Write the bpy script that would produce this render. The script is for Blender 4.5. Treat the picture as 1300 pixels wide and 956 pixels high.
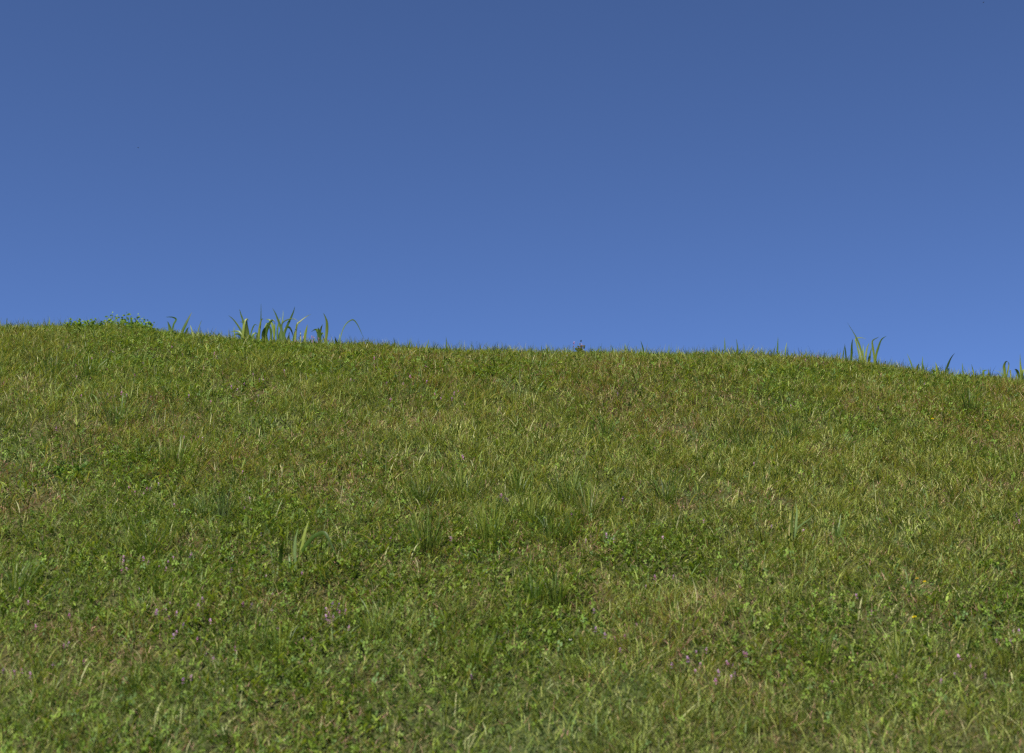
import bpy, bmesh, math
import numpy as np
from mathutils import Vector, Matrix

for o in list(bpy.data.objects):
    bpy.data.objects.remove(o)
scene = bpy.context.scene
COL = scene.collection
rng = np.random.default_rng(7)

# ---------------------------------------------------------------- camera
EYE = 1.6
PITCH = math.radians(13.5)
FPX = 1300 * 50 / 36.0                   # focal length in pixels of the 1300 px wide photograph
cam_d = bpy.data.cameras.new('camera')
cam_d.lens = 50; cam_d.sensor_width = 36; cam_d.sensor_fit = 'HORIZONTAL'
cam_d.clip_start = 0.05; cam_d.clip_end = 5000
cam_d.dof.use_dof = True
cam_d.dof.focus_distance = 8.5
cam_d.dof.aperture_fstop = 2.8
cam = bpy.data.objects.new('camera', cam_d); COL.objects.link(cam)
cam.location = (0, 0, EYE); cam.rotation_euler = (math.radians(90) + PITCH, 0, 0)
scene.camera = cam

# ---------------------------------------------------------------- sky, sun, exposure
SUN_EL = math.radians(57)
SUN_AZ = math.radians(-150)              # clockwise from +Y: behind the camera, to its left
world = bpy.data.worlds.new('World'); scene.world = world; world.use_nodes = True
nt = world.node_tree
bg = nt.nodes['Background']
sky = nt.nodes.new('ShaderNodeTexSky'); sky.sky_type = 'NISHITA'
sky.sun_disc = False; sky.sun_elevation = SUN_EL; sky.sun_rotation = SUN_AZ
sky.altitude = 0; sky.air_density = 0.34; sky.dust_density = 0.0; sky.ozone_density = 7.8
wb = nt.nodes.new('ShaderNodeMix'); wb.data_type = 'RGBA'; wb.blend_type = 'MULTIPLY'; wb.inputs[0].default_value = 1   # white balance of the day's sky
wb.inputs[7].default_value = (1.0, .965, 1.01, 1)
nt.links.new(sky.outputs[0], wb.inputs[6]); nt.links.new(wb.outputs[2], bg.inputs[0])
bg.inputs[1].default_value = 0.15
sl = bpy.data.lights.new('sun', 'SUN'); sl.energy = 4.8; sl.angle = math.radians(0.53); sl.color = (1.0, 0.955, 0.88)
sun = bpy.data.objects.new('sun', sl); COL.objects.link(sun)
sd = Vector((math.cos(SUN_EL) * math.sin(SUN_AZ), math.cos(SUN_EL) * math.cos(SUN_AZ), math.sin(SUN_EL)))
sun.rotation_euler = (-sd).to_track_quat('-Z', 'Y').to_euler(); sun.location = sd * 30
vs = scene.view_settings
vs.view_transform = 'Standard'; vs.look = 'None'; vs.gamma = 1; vs.use_curve_mapping = False
vs.exposure = 0.47
scene.cycles.max_bounces = 6; scene.cycles.diffuse_bounces = 3; scene.cycles.transmission_bounces = 3
scene.cycles.use_denoising = False
scene.cycles.filter_width = 1.35

# ---------------------------------------------------------------- noise and the shape of the land
def _hash(ix, iy, seed):
    with np.errstate(over='ignore'):
        n = (ix.astype(np.int64) * 374761393 + iy.astype(np.int64) * 668265263 + seed * 1442695041) & 0x7fffffff
        n = ((n ^ (n >> 13)) * 1274126177) & 0x7fffffff
        n = ((n ^ (n >> 16)) * 2246822519) & 0x7fffffff
    return (n & 0xffff) / 65535.0

def vnoise(x, y, seed=0):
    x = np.asarray(x, float); y = np.asarray(y, float)
    ix = np.floor(x); iy = np.floor(y); fx = x - ix; fy = y - iy
    fx = fx * fx * (3 - 2 * fx); fy = fy * fy * (3 - 2 * fy)
    a = _hash(ix, iy, seed); b = _hash(ix + 1, iy, seed); c = _hash(ix, iy + 1, seed); d = _hash(ix + 1, iy + 1, seed)
    return (a * (1 - fx) + b * fx) * (1 - fy) + (c * (1 - fx) + d * fx) * fy

def fbm(x, y, seed=0, octv=3):
    s = 0; a = 0.5; t = 0
    for k in range(octv):
        s = s + a * vnoise(x * 2 ** k + 17.3 * k, y * 2 ** k - 9.1 * k, seed + 31 * k); t += a; a *= 0.5
    return s / t

def sstep(a, b, x):
    t = np.clip((x - a) / (b - a), 0, 1); return t * t * (3 - 2 * t)

# slope of the bank along y, integrated into a profile
_py = np.linspace(-60, 900, 96001)
_ps = 0.58 * np.clip((_py - 1.0) / 2.6, 0, 1) * (1 - np.clip((_py - 8.4) / 2.9, 0, 1))
_ps -= 0.10 * sstep(12.5, 17, _py) * (1 - sstep(35, 60, _py))
_pz = np.cumsum(_ps) * (_py[1] - _py[0])
_pz -= np.interp(0, _py, _pz)

# crest line read off the photograph (pixel column, row of the turf's top edge)
CREST_PX = np.array([(-250, 404), (-120, 409), (0, 414), (60, 413), (120, 411), (180, 414), (240, 424), (300, 430), (360, 432), (420, 435),
                     (500, 439), (600, 443), (700, 445), (800, 447), (900, 446), (960, 446), (1010, 450), (1060, 455), (1110, 461),
                     (1160, 468), (1210, 474), (1260, 476), (1300, 478), (1420, 484), (1600, 490)], float)
GRASS_TOP = 0.060

def ray(u, v):
    x = (u - 650) / FPX; y = (478 - v) / FPX
    cp, sp = math.cos(PITCH), math.sin(PITCH)
    return np.array([x, cp - y * sp, sp + y * cp])

DIPS = []                                # small hollows in the turf: x, y, radius, depth
def bumps(x, y):
    dip = 0
    for (a, b, r_, d_) in DIPS: dip = dip + d_ * np.exp(-((x - a) ** 2 + (y - b) ** 2) / (2 * r_ * r_))
    return bumps0(x, y) - dip

def bumps0(x, y):
    near = 1 - sstep(14, 30, np.abs(y))
    return ((fbm(x * 0.9, y * 0.9, 3, 2) - .5) * 0.10 + (fbm(x * 2.6 + 5, y * 2.6, 11, 2) - .5) * 0.045 + (vnoise(x * 7, y * 7, 19) - .5) * 0.014) * near

_ys = np.linspace(8.5, 12.5, 161)
_hx, _hh = [], []
for (u, v) in CREST_PX:
    d = ray(u, v)
    xs = d[0] / d[1] * _ys; zs = EYE + d[2] / d[1] * _ys
    base = np.interp(_ys, _py, _pz)
    need = (zs - GRASS_TOP - bumps(xs, _ys)) / base
    k = np.argmin(need); _hx.append(xs[k]); _hh.append(need[k])
_hx = np.array(_hx); _hh = np.array(_hh)
_kx = np.linspace(-40, 40, 1601)
_kh = np.interp(_kx, _hx, _hh)
_kr = np.exp(-0.5 * (np.arange(-8, 9) / 2.6) ** 2); _kr /= _kr.sum()
_kh = np.convolve(np.pad(_kh, 8, mode='edge'), _kr, mode='valid')

def ground(x, y):
    x = np.asarray(x, float); y = np.asarray(y, float)
    return np.interp(x, _kx, _kh) * np.interp(y, _py, _pz) + bumps(x, y)

def hit(u, v, lift=0.0, y0=3.0, y1=12.0):
    d = ray(u, v); ys = np.linspace(y0, y1, 1801); t = ys / d[1]
    xs = d[0] * t; zs = EYE + d[2] * t
    gap = zs - ground(xs, ys) - lift
    k = np.where(gap <= 0)[0]
    if len(k): k = k[0]
    else: k = int(np.argmin(gap))
    return xs[k], ys[k], float(ground(xs[k], ys[k]))

_dips = [(hit(140, 772), .055, .07), (hit(405, 765), .06, .05), (hit(362, 543), .05, .05), (hit(405, 513), .06, .04), (hit(945, 570), .06, .04), (hit(560, 720), .07, .04), (hit(1240, 800), .07, .04)]
DIPS += [(float(p[0]), float(p[1]), r_, d_) for (p, r_, d_) in _dips]

def crest_y(u):
    d = ray(u, 440); xs = d[0] / d[1] * _ys
    el = (ground(xs, _ys) - EYE) / _ys
    return float(_ys[np.argmax(el)])

def at(u, v, y):
    d = ray(u, v); t = y / d[1]
    return np.array([d[0] * t, y, EYE + d[2] * t])

# ---------------------------------------------------------------- helpers: materials, meshes, tagging
def lin(r, g, b):
    f = lambda c: c / 12.92 if c <= 0.04045 else ((c + 0.055) / 1.055) ** 2.4
    return np.array([f(r / 255), f(g / 255), f(b / 255)])

def leaf_material(name, trans=0.35, rough=0.5, spec=0.35, attr=True, base=(0.08, 0.12, 0.02)):
    m = bpy.data.materials.new(name); m.use_nodes = True; n = m.node_tree; n.nodes.clear()
    out = n.nodes.new('ShaderNodeOutputMaterial'); p = n.nodes.new('ShaderNodeBsdfPrincipled')
    tr = n.nodes.new('ShaderNodeBsdfTranslucent'); mx = n.nodes.new('ShaderNodeMixShader')
    p.inputs['Roughness'].default_value = rough; p.inputs['Specular IOR Level'].default_value = spec
    mx.inputs[0].default_value = trans
    gm = n.nodes.new('ShaderNodeMix'); gm.data_type = 'RGBA'; gm.blend_type = 'MULTIPLY'; gm.inputs[0].default_value = 1
    gm.inputs[7].default_value = (1.4, 1.3, 0.6, 1)
    if attr:
        a = n.nodes.new('ShaderNodeAttribute'); a.attribute_name = 'col'
        src = a.outputs['Color']
    else:
        nz = n.nodes.new('ShaderNodeTexNoise'); nz.inputs['Scale'].default_value = 60
        rp = n.nodes.new('ShaderNodeValToRGB'); b = np.array(base)
        rp.color_ramp.elements[0].color = (*(b * .75), 1); rp.color_ramp.elements[1].color = (*(b * 1.25), 1)
        n.links.new(nz.outputs['Fac'], rp.inputs[0]); src = rp.outputs[0]
    n.links.new(src, p.inputs['Base Color']); n.links.new(src, gm.inputs[6])
    n.links.new(gm.outputs[2], tr.inputs['Color'])
    n.links.new(p.outputs[0], mx.inputs[1]); n.links.new(tr.outputs[0], mx.inputs[2]); n.links.new(mx.outputs[0], out.inputs[0])
    return m

M_GRASS = leaf_material('grass_blade', 0.28, 0.55, 0.22)
M_LEAF = leaf_material('clover_leaf', 0.28, 0.6, 0.2)
M_DRY = leaf_material('dry_stalk', 0.15, 0.75, 0.15)
M_TALL = leaf_material('broad_blade', 0.40, 0.42, 0.4)
M_PETAL = leaf_material('petal', 0.15, 0.6, 0.15)

def tag(o, label=None, cat=None, group=None, kind=None):
    if label: o['label'] = label
    if cat: o['category'] = cat
    if group: o['group'] = group
    if kind: o['kind'] = kind
    elif label and 'grass' in o.name: o['kind'] = 'thing'
    return o

def mesh_np(name, V, F4, F3, C, mat, smooth=False):
    """V (n,3); F4 (a,4); F3 (b,3); C (n,3) linear"""
    me = bpy.data.meshes.new(name)
    F4 = np.asarray(F4, np.int32).reshape(-1, 4); F3 = np.asarray(F3, np.int32).reshape(-1, 3)
    me.vertices.add(len(V)); me.vertices.foreach_set('co', np.ascontiguousarray(V, np.float32).ravel())
    loops = np.concatenate([F4.ravel(), F3.ravel()]).astype(np.int32)
    me.loops.add(len(loops)); me.loops.foreach_set('vertex_index', loops)
    st = np.concatenate([np.arange(len(F4)) * 4, len(F4) * 4 + np.arange(len(F3)) * 3]).astype(np.int32)
    me.polygons.add(len(st)); me.polygons.foreach_set('loop_start', st)
    me.update(calc_edges=True)
    if C is not None:
        ca = me.color_attributes.new('col', 'BYTE_COLOR', 'POINT')
        cc = np.ones((len(V), 4), np.float32); cc[:, :3] = np.clip(C, 0, 1); ca.data.foreach_set('color', cc.ravel())
    me.materials.append(mat)
    if smooth: me.shade_smooth()
    return me

def link(name, me, parent=None, loc=None):
    o = bpy.data.objects.new(name, me); COL.objects.link(o)
    if loc is not None: o.location = loc
    if parent is not None: o.parent = parent
    return o

def empty(name, loc):
    o = bpy.data.objects.new(name, None); o.empty_display_size = .05; COL.objects.link(o); o.location = loc
    return o

def blades(B, yaw, lean, bend, h, w, facing, C0, C1, levels=(0, .55)):
    """N tapered blades. B base points; yaw heading of the lean; lean, bend unitless; facing angle of the blade's width"""
    n = len(B); L = len(levels)
    V = np.empty((n, 2 * L + 1, 3), np.float32); C = np.empty((n, 2 * L + 1, 3), np.float32)
    dx, dy = np.cos(yaw), np.sin(yaw); wx, wy = np.cos(facing), np.sin(facing)
    for k, t in enumerate(list(levels) + [1.0]):
        hor = h * (lean * t + bend * t * t)
        ver = h * (t - 0.45 * np.minimum(bend + lean * .3, 1.3) * t * t)
        px = B[:, 0] + dx * hor; py = B[:, 1] + dy * hor; pz = B[:, 2] + ver
        cc = C0 * (1 - t) + C1 * t
        if k < L:
            ww = w * (0.5 if t > 0 else .36) * (1 - 0.35 * t)
            for s, j in ((-1, 2 * k), (1, 2 * k + 1)):
                V[:, j, 0] = px + s * wx * ww; V[:, j, 1] = py + s * wy * ww; V[:, j, 2] = pz; C[:, j] = cc
        else:
            V[:, 2 * L, 0] = px; V[:, 2 * L, 1] = py; V[:, 2 * L, 2] = pz; C[:, 2 * L] = cc
    o = (np.arange(n) * (2 * L + 1))[:, None]
    F4 = [o + np.array([[2 * k, 2 * k + 1, 2 * k + 3, 2 * k + 2]]) for k in range(L - 1)]
    F4 = np.concatenate(F4) if F4 else np.zeros((0, 4), int)
    F3 = o + np.array([[2 * L - 2, 2 * L - 1, 2 * L]])
    return V.reshape(-1, 3), F4, F3, C.reshape(-1, 3)

class Acc:
    def __init__(s): s.V = []; s.A = []; s.B = []; s.C = []; s.n = 0
    def add(s, V, F4, F3, C):
        s.V.append(V); s.A.append(np.asarray(F4).reshape(-1, 4) + s.n); s.B.append(np.asarray(F3).reshape(-1, 3) + s.n); s.C.append(C); s.n += len(V)
    def mesh(s, name, mat, smooth=False, origin=None):
        V = np.concatenate(s.V)
        if origin is not None: V = V - np.asarray(origin)
        return mesh_np(name, V, np.concatenate(s.A), np.concatenate(s.B), np.concatenate(s.C), mat, smooth)

# ---------------------------------------------------------------- the ground, one sheet to the horizon
def axis(fine0, fine1, step, far):
    a = list(np.arange(fine0, fine1 + 1e-6, step)); d = step
    r = a[-1]
    while r < far: d *= 1.28; r += d; a.append(r)
    d = step; l = a[0]
    while l > -far: d *= 1.28; l -= d; a.insert(0, l)
    return np.array(a)
gx = axis(-6.5, 6.5, 0.06, 1500); gy = axis(1.0, 14.0, 0.06, 1500)
X, Y = np.meshgrid(gx, gy); Z = ground(X, Y)
nx, ny = len(gx), len(gy)
ii = np.arange((ny - 1) * (nx - 1)); r = ii // (nx - 1); c = ii % (nx - 1); a = r * nx + c
F = np.stack([a, a + 1, a + nx + 1, a + nx], 1)
mg = bpy.data.materials.new('turf_soil'); mg.use_nodes = True; n = mg.node_tree
p = n.nodes['Principled BSDF']; p.inputs['Roughness'].default_value = 0.95; p.inputs['Specular IOR Level'].default_value = 0.1
tc = n.nodes.new('ShaderNodeTexCoord')
n1 = n.nodes.new('ShaderNodeTexNoise'); n1.inputs['Scale'].default_value = 55; n1.inputs['Detail'].default_value = 6
n2 = n.nodes.new('ShaderNodeTexNoise'); n2.inputs['Scale'].default_value = 1.3; n2.inputs['Detail'].default_value = 4
r1 = n.nodes.new('ShaderNodeValToRGB'); e = r1.color_ramp.elements
e[0].position = .32; e[0].color = (.040, .042, .018, 1); e[1].position = .7; e[1].color = (.14, .115, .068, 1)  # soil tones raised to stand in for fill light in the turf's shadows
m_ = e.new(.5); m_.color = (.075, .080, .032, 1)
r2 = n.nodes.new('ShaderNodeValToRGB'); e = r2.color_ramp.elements
e[0].position = .35; e[0].color = (.75, 1, .7, 1); e[1].position = .7; e[1].color = (1.25, 1.05, .95, 1)
mm = n.nodes.new('ShaderNodeMix'); mm.data_type = 'RGBA'; mm.blend_type = 'MULTIPLY'; mm.inputs[0].default_value = 1
n.links.new(tc.outputs['Object'], n1.inputs['Vector']); n.links.new(tc.outputs['Object'], n2.inputs['Vector'])
n.links.new(n1.outputs['Fac'], r1.inputs[0]); n.links.new(n2.outputs['Fac'], r2.inputs[0])
n.links.new(r1.outputs[0], mm.inputs[6]); n.links.new(r2.outputs[0], mm.inputs[7]); n.links.new(mm.outputs[2], p.inputs['Base Color'])
bp = n.nodes.new('ShaderNodeBump'); bp.inputs['Distance'].default_value = .02; bp.inputs['Strength'].default_value = .8
n.links.new(n1.outputs['Fac'], bp.inputs['Height']); n.links.new(bp.outputs[0], p.inputs['Normal'])
me = mesh_np('ground', np.stack([X.ravel(), Y.ravel(), Z.ravel()], 1), F, np.zeros((0, 3), int), None, mg, True)
tag(link('ground', me), kind='structure')

# ---------------------------------------------------------------- patchiness of the sward
def spot(x, y, list_):
    """soft mask from pixel spots (u, v, radius in px)"""
    out = np.zeros(len(x))
    for (cx, cy, rad) in list_:
        out = np.maximum(out, np.exp(-((x - cx) ** 2 + ((y - cy) * 1.3) ** 2) / (2 * rad ** 2)))
    return out
def px_spots(L):
    res = []
    for (u, v, rp) in L:
        x, y, z = hit(u, v); res.append((x, y, rp * y / FPX))
    return res
BARE = px_spots([(140, 772, 12), (408, 768, 14), (400, 758, 12), (55, 635, 18), (245, 690, 14), (225, 697, 12), (880, 640, 26), (925, 632, 18), (985, 640, 20), (300, 700, 10), (15, 600, 16), (700, 745, 10), (860, 740, 12), (1000, 735, 14), (1200, 640, 20), (560, 720, 12),
                 (550, 655, 14), (45, 545, 10), (155, 537, 9), (70, 585, 12), (1050, 575, 20), (780, 500, 12), (1010, 512, 10), (860, 545, 9),
                 (920, 760, 18), (1160, 750, 14), (330, 560, 12), (420, 520, 14), (690, 545, 12), (25, 650, 12), (1260, 620, 22), (745, 705, 14)])
WEEDY = px_spots([(110, 590, 55), (300, 740, 60), (120, 450, 35), (90, 760, 70), (560, 700, 50), (700, 755, 35), (840, 725, 45),
                  (470, 600, 40), (240, 470, 40), (620, 480, 30), (1090, 800, 50), (900, 845, 50), (150, 420, 22), (1230, 545, 35), (660, 800, 50), (350, 660, 50)])

def maps(x, y):
    bare = spot(x, y, BARE)
    w = spot(x, y, WEEDY)
    broad = fbm(x * 1.7, y * 1.7, 41, 3)
    leftish = sstep(1.6, -2.6, x) * .22 + sstep(7.5, 4.5, y) * .12
    weed = np.clip((broad - .5) * 2.4 + .08 + leftish * 1.5 + w * .6, 0, 1)
    dry = np.clip((fbm(x * 1.1 + 9, y * 1.1, 57, 4) - .50) * 4 + .22 * sstep(-.5, 2.2, x) + .12 * sstep(7.0, 9.5, y) + bare + 1.6 * np.clip(fbm(x * 3.4 + 2, y * 3.4, 211, 3) - .58, 0, 1) * 2.2, 0, 1)
    return bare, weed, dry

def scatter(dens, y0=2.8, y1=12.4, marg=3.2, key=1):
    """random points over the seen part of the bank and a margin either side of it, dens per square metre"""
    r_ = np.random.default_rng(key)
    area_w = lambda y: .72 * y / 2 + marg
    A = (y1 - y0) * 2 * area_w(y1); n = int(A * dens)
    y = r_.uniform(y0, y1, n); x = r_.uniform(-1, 1, n) * area_w(y1)
    k = (np.abs(x) < area_w(y)) & (r_.random(n) < 1 - .45 * sstep(.4, 1.2, np.abs(x) - .36 * y)); return x[k], y[k], r_

G_DEEP = lin(82, 100, 34); G_MID = lin(142, 156, 66); G_OLIVE = lin(162, 164, 86); G_PALE = lin(190, 188, 130); G_BLUE = lin(114, 136, 72)
DRY1 = lin(184, 156, 118); DRY2 = lin(172, 130, 112); DRY3 = lin(136, 96, 76)

def pick(r_, n, cols, probs):
    idx = r_.choice(len(cols), n, p=np.array(probs) / sum(probs)); return np.array(cols)[idx]

# fine grass
x, y, r_ = scatter(14000, key=3)
bare, weed, dry = maps(x, y)
clump = vnoise(x * 14, y * 14, 71)
keep = r_.random(len(x)) < (1 - .85 * bare) * (1 - .5 * weed) * (0.30 + .95 * clump)
x, y, bare, weed, dry, clump = [q[keep] for q in (x, y, bare, weed, dry, clump)]; n_ = len(x)
hmap = fbm(x * 3.1, y * 3.1, 83, 3)
h = (0.028 + .055 * r_.random(n_) ** 1.3) * (0.35 + 1.35 * hmap) * (.75 + .5 * clump) * (1 - .3 * bare)
tone = fbm(x * 2.2, y * 2.2, 97, 3)[:, None]; jit = np.clip(r_.normal(1, .19, (n_, 1)), .4, 1.6)
green = pick(r_, n_, [G_DEEP, G_MID, G_OLIVE, G_PALE, G_BLUE], [.27, .38, .22, .05, .08])
fresh = np.clip(.45 * weed + .5 * sstep(1.5, -2.5, x) * sstep(9.5, 7.5, y) + .45 * sstep(7.2, 4.8, y) - .4 * dry, 0, 1)[:, None]
green = green * (1 - fresh * np.array([.26, .08, .16]))
green = green * (1 - (1 - (0.8 + .45 * tone))) * jit
isdry = r_.random(n_) < (.05 + .26 * dry)
C1 = np.where(isdry[:, None], pick(r_, n_, [DRY1, DRY2, DRY3, G_PALE], [.3, .42, .16, .12]) * jit, green)
C0 = C1 * .65 + lin(140, 130, 86) * .42  # feet naturally paler, colour raised further to lighten the shade between blades
cyaw = vnoise(x * 9, y * 9, 113) * 12.6
yaw = np.where(r_.random(n_) < .5, cyaw, r_.uniform(0, 2 * np.pi, n_))
V, F4, F3, C = blades(np.stack([x, y, ground(x, y) - .004], 1), yaw, r_.uniform(0, .8, n_), r_.uniform(0, 1.0, n_) ** 1.2, h,
                      r_.uniform(.0026, .0050, n_) * (1 - .25 * isdry), yaw + np.pi / 2 + r_.normal(0, .7, n_), C0, C1)
print('grass blades', n_)
tag(link('grass', mesh_np('grass', V, F4, F3, C, M_GRASS)), 'short olive green turf grass covering the whole sunlit bank', 'grass', kind='stuff')

# coarser, darker blades lying through it
x, y, r_ = scatter(1700, key=5)
m = r_.random(len(x)) < .25 + .9 * fbm(x * 1.4, y * 1.4, 131, 3) ** 2
x, y = x[m], y[m]; n_ = len(x)
C1 = pick(r_, n_, [G_DEEP, G_MID, G_BLUE, G_OLIVE, G_PALE], [.3, .3, .2, .15, .05]) * r_.normal(1, .15, (n_, 1))
yaw = r_.uniform(0, 2 * np.pi, n_)
V, F4, F3, C = blades(np.stack([x, y, ground(x, y)], 1), yaw, r_.uniform(0, .6, n_), r_.uniform(.1, 1.1, n_), r_.uniform(.05, .125, n_),
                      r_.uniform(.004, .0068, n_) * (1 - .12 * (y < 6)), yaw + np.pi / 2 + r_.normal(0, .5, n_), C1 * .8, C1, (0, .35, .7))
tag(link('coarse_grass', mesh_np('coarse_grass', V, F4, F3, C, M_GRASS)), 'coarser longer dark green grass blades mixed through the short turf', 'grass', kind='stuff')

# long thin blades rising out of the short turf, most of them along the brow of the bank
x, y, r_ = scatter(900, key=21)
m = r_.random(len(x)) < .10 + .75 * sstep(9.0, 9.9, y) * (.25 + 1.1 * vnoise(x * 2.3, y * 2.3, 171)) + .35 * sstep(.55, .75, fbm(x * 1.2 + 3, y * 1.2, 177, 2))
x, y = x[m], y[m]; n_ = len(x)
C1 = pick(r_, n_, [G_DEEP, G_MID, G_BLUE, G_OLIVE, G_PALE], [.3, .3, .15, .15, .1]) * r_.normal(1, .15, (n_, 1))
yaw = r_.uniform(0, 2 * np.pi, n_)
V, F4, F3, C = blades(np.stack([x, y, ground(x, y)], 1), yaw, r_.uniform(0, .3, n_), r_.uniform(0, .45, n_), .065 + .085 * r_.random(n_) ** 1.8,
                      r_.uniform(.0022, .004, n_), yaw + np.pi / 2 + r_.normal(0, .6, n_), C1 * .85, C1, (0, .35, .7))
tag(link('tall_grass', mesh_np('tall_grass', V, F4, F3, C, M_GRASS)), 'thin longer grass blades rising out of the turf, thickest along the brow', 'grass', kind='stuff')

# dead stalks and thatch lying low
x, y, r_ = scatter(3000, key=9)
bare, weed, dry = maps(x, y)
m = r_.random(len(x)) < .14 + .6 * dry ** 1.5 + 1.0 * bare
x, y, bare = x[m], y[m], bare[m]; n_ = len(x)
C1 = pick(r_, n_, [DRY1, DRY2, DRY3], [.42, .38, .2]) * r_.normal(1, .15, (n_, 1))
yaw = r_.uniform(0, 2 * np.pi, n_)
V, F4, F3, C = blades(np.stack([x, y, ground(x, y) + r_.uniform(.0, .03, n_) * (1 - bare)], 1), yaw, r_.uniform(.3, 2.2, n_), r_.uniform(-.3, .8, n_), r_.uniform(.02, .045, n_),
                      r_.uniform(.002, .004, n_), yaw + np.pi / 2 + r_.normal(0, .6, n_), C1 * .85, C1)
tag(link('dead_grass', mesh_np('dead_grass', V, F4, F3, C, M_DRY)), 'tan and pinkish brown dead grass lying low in thin patches of the turf', 'dead grass', kind='stuff')

# low broad leaves of plantain, henbit and the like, in the weedy patches
x, y, r_ = scatter(2200, key=31)
bare, weed, dry = maps(x, y)
m = r_.random(len(x)) < (.03 + .75 * weed ** 2) * (1 - .9 * bare) * sstep(.3, .7, vnoise(x * 5, y * 5, 191))
x, y = x[m], y[m]; n_ = len(x)
C1 = pick(r_, n_, [lin(112, 134, 46), lin(134, 154, 56), lin(92, 114, 44), lin(150, 168, 70)], [.35, .3, .25, .1]) * r_.normal(1, .16, (n_, 1))
yaw = r_.uniform(0, 2 * np.pi, n_)
V, F4, F3, C = blades(np.stack([x, y, ground(x, y) + r_.uniform(0, .03, n_)], 1), yaw, r_.uniform(.2, 1.1, n_), r_.uniform(.1, .9, n_), r_.uniform(.022, .045, n_),
                      r_.uniform(.008, .015, n_), yaw + np.pi / 2 + r_.normal(0, .2, n_), C1 * .8, C1, (0, .35, .75))
tag(link('broad_leaves', mesh_np('broad_leaves', V, F4, F3, C, M_LEAF)), 'low broad weed leaves lying in bright green patches among the turf', 'ground cover', kind='stuff')

# clover and other small leaves: leaflets on petioles
x, y, r_ = scatter(2700, key=13)
bare, weed, dry = maps(x, y)
m = r_.random(len(x)) < (.16 + .84 * weed ** 1.1) * (1 - .8 * bare) * (.35 + .8 * vnoise(x * 11, y * 11, 151))
x, y = x[m], y[m]; n_ = len(x)
top = r_.uniform(.022, .062, n_) * (.6 + .8 * fbm(x * 3.1, y * 3.1, 83, 3))
cx = x + r_.normal(0, .008, n_); cy = y + r_.normal(0, .008, n_); cz = ground(x, y) + top
acc = Acc(); rot = r_.uniform(0, 2 * np.pi, n_); size = r_.uniform(.0055, .0118, n_); tx, ty = r_.normal(0, .7, n_), r_.normal(-.1, .7, n_)
cl = pick(r_, n_, [lin(84, 110, 38), lin(110, 136, 50), lin(124, 148, 56), lin(138, 154, 76), lin(98, 124, 68)], [.34, .36, .15, .03, .12]) * r_.normal(1, .14, (n_, 1))
for k in range(3):
    a_ = rot + k * 2 * np.pi / 3 + r_.normal(0, .15, n_); ca, sa = np.cos(a_), np.sin(a_)
    P = []
    for (l, s, up) in ((0.1, 0, 0), (.65, -.42, .18), (1.05, -.36, .12), (1.12, 0, -.05), (1.05, .36, .12), (.65, .42, .18)):
        lx = (ca * l - sa * s) * size; ly = (sa * l + ca * s) * size
        P.append(np.stack([cx + lx, cy + ly, cz + up * size + tx * lx + ty * ly], 1))
    V = np.stack(P, 1).reshape(-1, 3); o = (np.arange(n_) * 6)[:, None]
    F4 = np.concatenate([o + np.array([[0, 1, 2, 3]]), o + np.array([[0, 3, 4, 5]])])
    acc.add(V, F4, np.zeros((0, 3), int), np.repeat(cl * r_.normal(1, .06, (n_, 1)), 6, axis=0))
tag(link('clover', acc.mesh('clover', M_LEAF)), 'mats of small three leaflet clover leaves spread through the turf', 'clover', kind='stuff')
print('clover', n_)

# ---------------------------------------------------------------- objects: helpers
ORD = ['first', 'second', 'third', 'fourth', 'fifth', 'sixth', 'seventh', 'eighth', 'ninth', 'tenth', 'eleventh', 'twelfth', 'thirteenth', 'fourteenth', 'fifteenth', 'sixteenth', 'seventeenth', 'eighteenth', 'nineteenth', 'twentieth']
def rank(i, n):
    if n == 1: return ''
    if i == 0: return 'leftmost'
    if i == n - 1: return 'rightmost'
    return ORD[i] + ' from the left'

def smooth_line(P, m=5):
    P = np.array(P, float)
    if len(P) < 3: return np.array([P[0] * (1 - t) + P[-1] * t for t in np.linspace(0, 1, m + 1)])
    Q = np.vstack([2 * P[0] - P[1], P, 2 * P[-1] - P[-2]]); out = []
    for i in range(1, len(Q) - 2):
        for t in np.linspace(0, 1, m, endpoint=False):
            a, b, c, d = Q[i - 1], Q[i], Q[i + 1], Q[i + 2]
            out.append(.5 * (2 * b + (c - a) * t + (2 * a - 5 * b + 4 * c - d) * t * t + (3 * b - 3 * c + d - a) * t ** 3))
    out.append(P[-1]); return np.array(out)

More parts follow.
